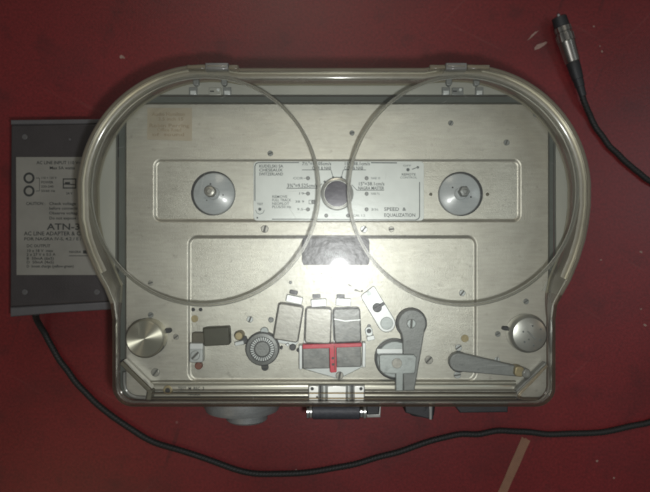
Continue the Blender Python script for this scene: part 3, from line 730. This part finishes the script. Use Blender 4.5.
# pinch roller, its arm and bracket
rl = lathe('pinch_roller', 395.2, 359.6, [(S(19.6), 0), (S(19.6), 0.0012), (S(18.6), 0.0014), (S(18.4), 0.009), (S(17.2), 0.0100), (0, 0.0100)], M['armlight'], rec, ZP)
lathe('roller_rim', 395.2, 359.6, [(S(19.9), 0.0), (S(19.9), 0.0075), (S(18.45), 0.0077)], M['dark'], rl, ZP)
plate('roller_stripe', rrect(390, 351.2, 26, 4.8, 0.8, 0), ZP + 0.0095, ZP + 0.0104, M['white'], rl, 0.0002)
arm = plate('pinch_arm', [(412.2 + 14.2 * math.cos(math.radians(a)), 323.6 + 14.2 * math.sin(math.radians(a))) for a in range(150, 391, 12)] + [(424.3, 334), (414.6, 391), (403.4, 391), (403, 380), (402.6, 340), (401.6, 334.5)],
            ZP + 0.002, ZP + 0.0125, M['armgrey'], rec, 0.0009)
disc('arm_base', 411.5, 323.4, 15.6, ZP, ZP + 0.0040, M['dark'], arm, 0.0004)
screw(411.3, 323.6, 4.6, M['armlight'], arm, ZP + 0.0125, 1.5, h=0.001)
br = plate('roller_bracket', [(379, 356), (381.5, 354.6), (414, 354.6), (416.6, 357.5), (415.5, 371.5), (414, 373.6), (403.4, 374), (403.2, 391), (395.8, 391), (395.8, 374), (383, 373.2), (379.8, 370)],
           ZP + 0.0135, ZP + 0.0165, M['armlight'], rec, 0.0006)
disc('pivot_disc', 397, 363.4, 5.1, ZP + 0.016, ZP + 0.0170, M['head'], br, 0.0002)

# tension roller with knurled ring
tr_ = lathe('tension_roller', 262.2, 349.2, [(S(16.6), 0), (S(16.6), 0.002), (S(16.0), 0.0025), (S(16.0), 0.0085), (S(15.4), 0.0092), (S(12.4), 0.0096), (S(12.0), 0.0088), (0, 0.0088)], M['armgrey'], rec, ZP)
lathe('edge_ring', 262.2, 349.2, [(S(16.5), 0.0080), (S(16.4), 0.0090), (S(15.9), 0.0091)], M['dark'], tr_, ZP)
bm = bmesh.new(); c = W(262.2, 349.2, ZP + 0.0098); NT = 30
for i in range(NT):
    a = 2 * PI * i / NT; q = []
    for rr, da in ((8.2, -0.05), (11.6, -0.062), (11.6, 0.062), (8.2, 0.05)):
        q.append(Vector((c.x + S(rr) * math.cos(a + da), c.y + S(rr) * math.sin(a + da))))
    prism(bm, q, ZP + 0.0085, ZP + 0.0099, 0.0)
bm_obj('knurled_ring', bm, M['lightgrey'], tr_, smooth=False)
lathe('dark_ring', 262.2, 349.2, [(S(12.0), 0.0080), (S(12.0), 0.0090), (S(7.8), 0.0090)], M['dark'], tr_, ZP)
lathe('hub_cap', 262.2, 349.2, [(S(7.6), 0.0085), (S(7.4), 0.0102), (S(6.8), 0.0105), (0, 0.0105)], M['armgrey'], tr_, ZP)
disc('stop_pin', 264.3, 331.2, 4.0, ZP, ZP + 0.003, M['armlight'], rec, 0.0004, n=20)
disc('stop_pin', 277.8, 348.4, 2.2, ZP, ZP + 0.005, M['armgrey'], rec, 0.0004, n=18)

# left tape guide: dark block, bracket with screw, rubber nub
gb = plate('guide_block', rrect(216.3, 336.6, 26, 18.3, 1.8, -3), ZP, ZP + 0.010, M['olive'], rec, 0.0008)
plate('block_foot', rrect(198, 338.3, 12, 11, 1.2, 0), ZP, ZP + 0.007, M['brown'], gb, 0.0006)
bk = plate('guide_bracket', rrect(196, 352.8, 13.6, 19.6, 1.4, 0), ZP + 0.001, ZP + 0.0085, M['lightgrey'], rec, 0.0006)
screw(195.1, 355.5, 4.7, M['lightgrey'], bk, ZP + 0.0085, 0.8, h=0.001)
plate('bracket_cover', rrect(196.3, 346.4, 13, 5.6, 0.8, 0), ZP + 0.008, ZP + 0.0095, M['white'], bk, 0.0003)
disc('rubber_nub', 198.3, 366.0, 3.8, ZP, ZP + 0.004, M['redbrown'], rec, 0.0008, n=20)
pb = disc('tape_post', 238.6, 336.2, 4.3, ZP, ZP + 0.012, M['brass'], rec, 0.0008)
plate('post_tab', rrect(239.2, 343.4, 9.4, 4.2, 1.0, -12), ZP, ZP + 0.006, M['white'], pb, 0.0005)
plate('post_base', rrect(243.5, 340.5, 8, 8, 2, -20), ZP, ZP + 0.0022, M['dark'], pb, 0.0004)

# knobs at the two front corners
kl = lathe('left_knob', 144.5, 338.8, [(S(18.6), 0), (S(18.9), 0.0020), (S(18.7), 0.0105), (S(18.0), 0.0118), (S(17.2), 0.0122), (0, 0.0118)], M['gold'], rec, ZD)
# turned rings give the fan shaped highlight
bm = bmesh.new()
kk = M['gold']
nt = kk.node_tree; b_ = nt.nodes['Principled BSDF']; b_.inputs['Anisotropic'].default_value = 0.9; b_.inputs['Anisotropic Rotation'].default_value = 0.25
tg = nt.nodes.new('ShaderNodeTangent'); tg.direction_type = 'RADIAL'; tg.axis = 'Z'
nt.links.new(tg.outputs[0], b_.inputs['Tangent'])
bm.free()
side = lathe('knurled_skirt', 144.9, 338.7, [(S(19.2), 0.0), (S(19.2), 0.0085), (S(18.4), 0.0092)], M['dark'], kl, ZD)
bar('pointer', 160, 331.8, 171, 330.6, 4.6, ZD, ZD + 0.004, M['black'], kl, 0.0005, 2.0)
kr = lathe('right_knob', 530.4, 334.8, [(S(18.6), 0), (S(19.0), 0.001), (S(19.0), 0.0075), (S(18.2), 0.0100), (S(16.2), 0.0118), (S(11), 0.0128), (0, 0.0132)], M['silver'], rec, ZD)
for x, y in ((532.8, 326), (541, 329.5), (523.5, 331.8), (524.7, 342), (534, 345.6), (540.5, 340), (529, 339.5)):
    disc('scale_dot', x, y, 0.9, ZD + 0.011, ZD + 0.01345, M['ink'], kr, 0.0001, n=10)
bar('pointer_groove', 527.5, 331, 535.5, 339, 1.6, ZD + 0.011, ZD + 0.01355, M['armgrey'], kr, 0.0001, 0.7)
bar('pointer', 502.5, 328.2, 510, 328.8, 4.2, ZD, ZD + 0.0035, M['black'], kr, 0.0005, 2.0)

# long tapering lever at the right
lv = plate('tension_lever', taper(458.8, 362.2, 9.4, 519, 371.8, 5.0), ZP + 0.004, ZP + 0.0095, M['armgrey'], rec, 0.0008)
disc('lever_base', 459.5, 362.3, 10.3, ZP, ZP + 0.005, M['dark'], lv, 0.0003)
plate('lever_stub', rrect(519.6, 371.8, 9.5, 10.5, 3.5, 8), ZD + 0.002, ZD + 0.012, M['brass'], lv, 0.0008)
disc('lever_tip', 526.8, 373.8, 4.7, ZD + 0.004, ZD + 0.013, M['hinge'], lv, 0.0014)

# brown residue on the deck below the name plate
for i, (x, y, a, b, r) in enumerate([(357, 290.5, 8, 2.2, 0.35), (350, 285.5, 6, 1.4, 0.5), (331.5, 277.5, 4, 1.2, 0.2), (362, 291, 3, 3, 0), (321, 273.5, 3.4, 1.0, 0.3), (343, 281, 4, 1, 0.4)]):
    rnd = random.Random(40 + i); q = []
    for k in range(12):
        t = 2 * PI * k / 12; m_ = rnd.uniform(0.5, 1.15); u_, v_ = a / 2 * m_ * math.cos(t), b / 2 * m_ * math.sin(t)
        q.append((x + u_ * math.cos(r) - v_ * math.sin(r), y + u_ * math.sin(r) + v_ * math.cos(r)))
    plate('residue_spot', q, ZP, ZP + 0.00015, M['brown'], rec, 0)
# ---- front rail of the deck and the catch
def rail(name, y0, y1, z0, z1, m, x0=150, x1=517, bev=0.0006):
    return bx(name, x0, y0, x1, y1, z0, z1, m, rec, bev)
rail('front_rail', 383.8, 391.8, ZD - 0.0012, ZD + 0.0022, M['railmetal'], bev=0.0022)
rail('front_groove', 391.9, 393.9, ZD - 0.0012, ZD + 0.0006, M['dark'], bev=0)
rail('front_rail', 394.0, 397.2, ZD - 0.003, ZD + 0.0014, M['railmetal'], bev=0.0011)
rail('front_groove', 397.3, 398.6, ZD - 0.003, ZD + 0.0004, M['dark'], bev=0)
rail('front_rail', 398.7, 401.6, ZD - 0.004, ZD + 0.0010, M['railmetal'], bev=0.001)
ct = bx('lid_catch', 308.2, 385.4, 364.8, 401.6, ZD + 0.001, ZD + 0.0045, M['armgrey'], rec, 0.0004)
for x0, x1 in ((308.8, 318.6), (327.4, 346.2), (354.2, 364.2)):
    bx('catch_leaf', x0, 386, x1, 401.0, ZD + 0.004, ZD + 0.0072, M['catch'], ct, 0.0005)
for x0, x1 in ((319.6, 321.4), (323.2, 325.2), (348.0, 349.6), (351.4, 352.8)):
    bx('catch_spring', x0, 386, x1, 401.0, ZD + 0.003, ZD + 0.0055, M['dark' if x0 in (319.6, 351.4) else 'white'], ct, 0.0002)
for x, y in ((312.2, 388.8), (361, 388.8), (317, 397)):
    disc('pin', x, y, 1.7 if y < 390 else 1.0, ZD + 0.007, ZD + 0.0076, M['dark'], ct, 0.0001, n=14)

# ---- lid: top sheet, wall, reel rims, braces, hinges
bm = bmesh.new()
tp = offset(lid_pts, 0.0032)
stack(bm, [(tp, ZL - 0.0022), (tp, ZL - 0.0002)])
lid = bm_obj('lid', bm, M['lid'], rec, smooth=False)
bm = bmesh.new()
def foot(pts):
    out = []
    y0 = W(0, 285, ZL).y; y1 = W(0, 312, ZL).y; c0 = W(334, 246, ZL)
    for p in pts:
        t = min(1, max(0, (y0 - p.y) / (y0 - y1))); f = 1 + 0.058 * t
        out.append(Vector((c0.x + (p.x - c0.x) * f, c0.y + (p.y - c0.y) * f)))
    return out
def ringwall(o_pts, th, z0, z1, bev):
    loops = [(foot(o_pts), z0), (o_pts, z1 - bev)]
    for i in range(1, 5):
        a = PI / 2 * i / 4; loops.append((offset(o_pts, bev * (1 - math.cos(a))), z1 - bev + bev * math.sin(a)))
    loops += [(offset(o_pts, th), z1), (offset(o_pts, th + 0.0002), z1 - 0.004), (offset(foot(o_pts), th + 0.0002), z0)]
    R = stack(bm, loops, closed_top=False, closed_bottom=False)
    n = len(R[0])
    for i in range(n): bm.faces.new((R[-1][i], R[-1][(i + 1) % n], R[0][(i + 1) % n], R[0][i]))
ringwall(lid_pts, 0.0026, ZD + 0.0012, ZL, 0.0022)
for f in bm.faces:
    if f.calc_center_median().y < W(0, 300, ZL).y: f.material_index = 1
bm_obj('lid_wall', bm, [M['wall'], M['bodywall']], lid, angle=50)
# a bead along the foot and one half way up the wall
for nm, zz_, ins, rd in (('wall_flange', ZD + 0.0030, 0.0036, 0.0010),):
    bm = bmesh.new(); tube(bm, [Vector((p.x, p.y, zz_)) for p in offset(foot(lid_pts) if nm == 'wall_flange' else lid_pts, ins)], rd, 8, closed=True)
    for f in bm.faces:
        if f.calc_center_median().y < W(0, 300, ZL).y: f.material_index = 1
    bm_obj(nm, bm, [M['flange_clear'], M['bodywall']], lid)
# hairline scratches on the lid
bm = bmesh.new(); rnd = random.Random(11); zt_ = ZL + 0.00002
for i in range(110):
    x, y = rnd.uniform(110, 560), rnd.uniform(85, 400)
    a = rnd.gauss(0.5, 0.9); l = rnd.uniform(4, 38) * rnd.random(); cv = rnd.uniform(-0.02, 0.02); wd_ = S(rnd.uniform(0.10, 0.32), ZL); P_ = []
    if x < 118 and y > 280 or x > 550 and y > 280 or (y < 120 and (x < 150 or x > 520)): continue
    for k in range(6):
        P_.append(W(x, y, zt_)); x += math.cos(a) * l / 5; y += math.sin(a) * l / 5; a += cv * l / 5
    A_ = []; 
    for k, p in enumerate(P_):
        d = (P_[min(5, k + 1)] - P_[max(0, k - 1)]); n_2 = Vector((-d.y, d.x, 0)).normalized() * wd_ * (0.5 if 0 < k < 5 else 0.1)
        A_.append((bm.verts.new(p - n_2), bm.verts.new(p + n_2)))
    for u_, v_ in zip(A_, A_[1:]): bm.faces.new((u_[0], v_[0], v_[1], u_[1]))
o = bm_obj('hairline_scratches', bm, M['scratch'], lid, smooth=False); o['kind'] = 'stuff'
# milky shoulder under the lobes' top edge, added to catch a bright band
up = [i for i in range(len(lid_pts)) if lid_pts[i].y > W(0, 288, ZL).y]
bm = bmesh.new(); rows = []
for d, z in ((0.0029, ZL - 0.0035), (0.0045, ZL - 0.0052), (0.0062, ZL - 0.0056), (0.0062, ZL - 0.0066), (0.0029, ZL - 0.0066)):
    q = offset(lid_pts, d); rows.append([bm.verts.new((q[i].x, q[i].y, z)) for i in range(len(q))])
for a, b in zip(rows, rows[1:] + rows[:1]):
    for i in up:
        j = (i + 1) % len(a)
        if j in up: bm.faces.new((a[i], a[j], b[j], b[i]))
bmesh.ops.delete(bm, geom=[v for v in bm.verts if not v.link_faces], context='VERTS')
bm_obj('wall_shoulder', bm, M['milky'], lid, angle=50)
# reel rims moulded under the lid
for cx, cy in ((204.8, 190.8), (463.2, 190.8)):
    c = W(cx, cy, ZL - 0.003); bm = bmesh.new(); n = 128; R = S(114.2, ZL - 0.003)
    prof = [(-0.0011, 0.0006), (-0.0010, -0.0010), (-0.0003, -0.0020), (0.0005, -0.0019), (0.0011, -0.0008), (0.0012, 0.0006)]
    rings = [[bm.verts.new((c.x + (R + dr) * math.cos(2 * PI * i / n), c.y + (R + dr) * math.sin(2 * PI * i / n), c.z + dz)) for i in range(n)] for dr, dz in prof]
    for a, b in zip(rings, rings[1:] + rings[:1]):
        for i in range(n): bm.faces.new((a[i], a[(i + 1) % n], b[(i + 1) % n], b[i]))
    bm_obj('reel_rim', bm, M['rim'], lid, angle=80)
# hinge blocks on the back wall
for x0, x1 in ((205, 228), (446, 467)):
    hb = bx('hinge_block', x0, 62.6, x1, 69.5, ZL - 0.012, ZL + 0.0008, M['hinge'], lid, 0.0008)
    bx('hinge_bar', x0 + 1.5, 65.0, x1 - 1.5, 66.6, ZL, ZL + 0.0012, M['milky'], hb, 0.0004)
for x0, x1 in ((187, 205.5), (228.5, 238), (430, 445.5), (467.5, 490)):
    bx('hinge_shoulder', x0, 64.6, x1, 69, ZL - 0.012, ZL + 0.0006, M['wall'], lid, 0.0008)
# hinge fittings on the extension plate
zE = ZD + 0.001
for x in (195.8, 224.0, 449.2, 477.0):
    plate('hinge_finger', rrect(x, 81, 6, 9, 2.6, 0), zE, zE + 0.004, M['armgrey'], rec, 0.0006)
for x0, x1 in ((189, 197), (223, 231), (442.2, 450.2), (475.6, 483.6)):
    f = bx('hinge_hook', x0, 87.2, x1, 95, zE, zE + 0.002, M['armgrey'], rec, 0.0003)
    bx('hook_face', x0 + 1.2, 90.6, x1 - 1.2, 94.4, zE + 0.0018, zE + 0.0026, M['white'], f, 0.0002)
for x0, x1 in ((209, 221), (452, 463.5)):
    f = bx('hinge_plate', x0, 87.6, x1, 95, zE, zE + 0.0016, M['plate'] if x0 < 300 else M['armgrey'], rec, 0.0003)
    bx('plate_slot', x0 + 1, 90.6, x0 + 5, 91.9, zE + 0.0014, zE + 0.0019, M['dark'], f, 0.0001)
    disc('plate_stud', x1 - 3, 89.6, 1.5, zE + 0.0014, zE + 0.0024, M['white'], f, 0.0001, n=14)
# corner braces and pockets at the front
zc = ZD + 0.010
bar('corner_brace', 120.5, 362.5, 149.5, 391, 4.4, ZD + 0.002, zc, M['brown'], lid, 0.0008, 0.8)
bar('corner_brace', 150, 390, 148, 400.5, 5.0, ZD + 0.002, zc, M['brown'], lid, 0.0008, 0.8)
bar('brace_edge', 122.6, 361, 151.5, 389, 1.2, ZD + 0.002, zc, M['wallbrown'], lid, 0.0002)
bar('corner_brace', 516.5, 391.5, 546.5, 363, 2.6, ZD + 0.002, zc - 0.002, M['hinge'], lid, 0.0008, 0.8)
bm = bmesh.new()
path = [(549.5, 365), (551.6, 368), (551.8, 388), (549, 395), (543, 398.4), (526, 398.6), (520.5, 397.5), (519.5, 394.5), (534, 379.5), (546.5, 366)]
tube(bm, smooth_path([W(x, y, ZD + 0.005) for x, y in path + path[:1]], 5)[:-1], 0.0010, 8, closed=True)
bm_obj('pocket_rim', bm, M['wallbrown'], lid)
bm = bmesh.new()
path = [(124.5, 372), (124.5, 384), (127.5, 392), (135, 396.6), (146, 397.6)]
tube(bm, smooth_path([W(x, y, ZD + 0.005) for x, y in path], 6), 0.0012, 8)
bm_obj('pocket_rim', bm, M['hinge'], lid)
# long moulded lines of the lid's front step, crossing over the catch
for y, r, mk in ((393.2, 0.00055, 'wallbrown'), (398.4, 0.0005, 'wallbrown'), (381.6, 0.0005, 'rim')):
    bm = bmesh.new(); tube(bm, [W(x, y, ZD + 0.0095) for x in (151, 240, 330, 420, 516)], r, 8)
    bm_obj('front_step_line', bm, M[mk], lid)
# ring and lettering seen at the front left
disc('lamp_jewel', 167.6, 390, 4.8, ZD - 0.001, ZD + 0.0024, M['brass'], rec, 0.0006)
disc('jewel_hole', 167.6, 390.6, 2.6, ZD + 0.002, ZD + 0.0027, M['dark'], rec, 0.0001, n=18)
prints('rail_lettering', [('TEST  M  REC  3', 178, 388.6, 3.2, 'LEFT', 26), ('NAGRA', 188, 394.2, 3.0, 'LEFT', 12)], M['inkblack'], rec, ZD + 0.0024)

# ---- controls on the front side
def ycyl(name, px, z, prof, m, parent=rec, n=40):
    """a turned piece on the front panel: prof = (y in photo pixels at height z, radius in m)"""
    bm = bmesh.new(); R = []
    for py, r in prof:
        p = W(px, py, z)
        R.append([bm.verts.new((p.x + r * math.cos(2 * PI * i / n), p.y, z + r * math.sin(2 * PI * i / n))) for i in range(n)])
    for a, b in zip(R, R[1:]):
        for i in range(n): bm.faces.new((a[i], a[(i + 1) % n], b[(i + 1) % n], b[i]))
    bm.faces.new(R[0]); bm.faces.new(R[-1])
    return bm_obj(name, bm, m, parent)
zk = 0.085
# py of the front face of the case at height zk
yf = 246 - W(0, 403, ZD).y / ((H - zk) * KS)
d1 = ycyl('main_selector', 242.5, zk, [(yf - 1, S(38, zk) * 0.98), (404.5, S(38, zk)), (409.0, S(36, zk)), (411.5, S(27, zk))], M['armgrey'])
ycyl('selector_knob', 247, zk, [(409, S(21, zk)), (418.5, S(20.5, zk)), (420.5, S(18, zk))], M['armgrey'], d1)
ycyl('panel_knob', 422, 0.09, [(396, S(12.5, .09)), (404, S(13, .09)), (414, S(12, .09))], M['black'])
kb = plate('front_knob', [(405, 402), (434, 402), (433.4, 419.5), (428, 419), (418, 416.5), (405.5, 413)], 0.080, 0.100, M['black'], rec, 0.001)
plate('knob_edge', [(429.5, 402), (432.2, 402), (431.8, 419.9), (429.3, 419.4)], 0.099, 0.1016, M['silver'], kb, 0.0003)
plate('front_socket_cover', [(456, 402), (508.5, 402), (508, 412.5), (460, 413), (456.5, 408)], 0.075, 0.098, M['black'], rec, 0.001)
# carrying grip on the front side
def xcyl(name, y, z, r, x0, x1, m, parent, ribs=0):
    bm = bmesh.new(); n = 28; c = W(0, y, z); xs = [x0 + (x1 - x0) * i / 8 for i in range(9)]
    prof = [(x0, r * 0.9), (x0 + 0.5, r)] + [(x, r) for x in xs[1:-1]] + [(x1 - 0.5, r), (x1, r * 0.9)]
    R = []
    for px, q in prof:
        X = W(px, y, z).x
        R.append([bm.verts.new((X, c.y + q * math.cos(2 * PI * i / n), z + q * math.sin(2 * PI * i / n))) for i in range(n)])
    for a, b in zip(R, R[1:]):
        for i in range(n): bm.faces.new((a[i], a[(i + 1) % n], b[(i + 1) % n], b[i]))
    bm.faces.new(R[0]); bm.faces.new(R[-1])
    return bm_obj(name, bm, m, parent)
zg = 0.108
grip = xcyl('front_grip', 411.0, zg, S(8.0, zg), 312.5, 359.5, M['leather'], rec)
xcyl('grip_end', 411.5, zg, S(7.2, zg), 306.6, 309.4, M['chrome'], grip)
xcyl('grip_end', 411.5, zg, S(6.6, zg), 309.5, 312.4, M['silver'], grip)
xcyl('grip_end', 411.5, zg, S(6.4, zg), 359.6, 362.8, M['chrome'], grip)
xcyl('grip_end', 411.5, zg, S(7.2, zg), 362.9, 366.2, M['silver'], grip)
sk = plate('side_knob', [(366.6, 404), (379.5, 404), (379.5, 416.5), (367, 417)], zg - 0.010, zg + 0.001, M['black'], rec, 0.001)
plate('knob_edge', [(366.6, 414.6), (379, 414.4), (379.9, 404), (381, 404), (380.4, 417.3), (367, 417.6)], zg - 0.010, zg + 0.0018, M['silver'], sk, 0.0003)
settle(rec)

# ---------------------------------------------------------------- a little mark of the table's wear
print('objects', len(bpy.data.objects), 'tris', sum(len(o.data.polygons) for o in bpy.data.objects if o.type == 'MESH'))
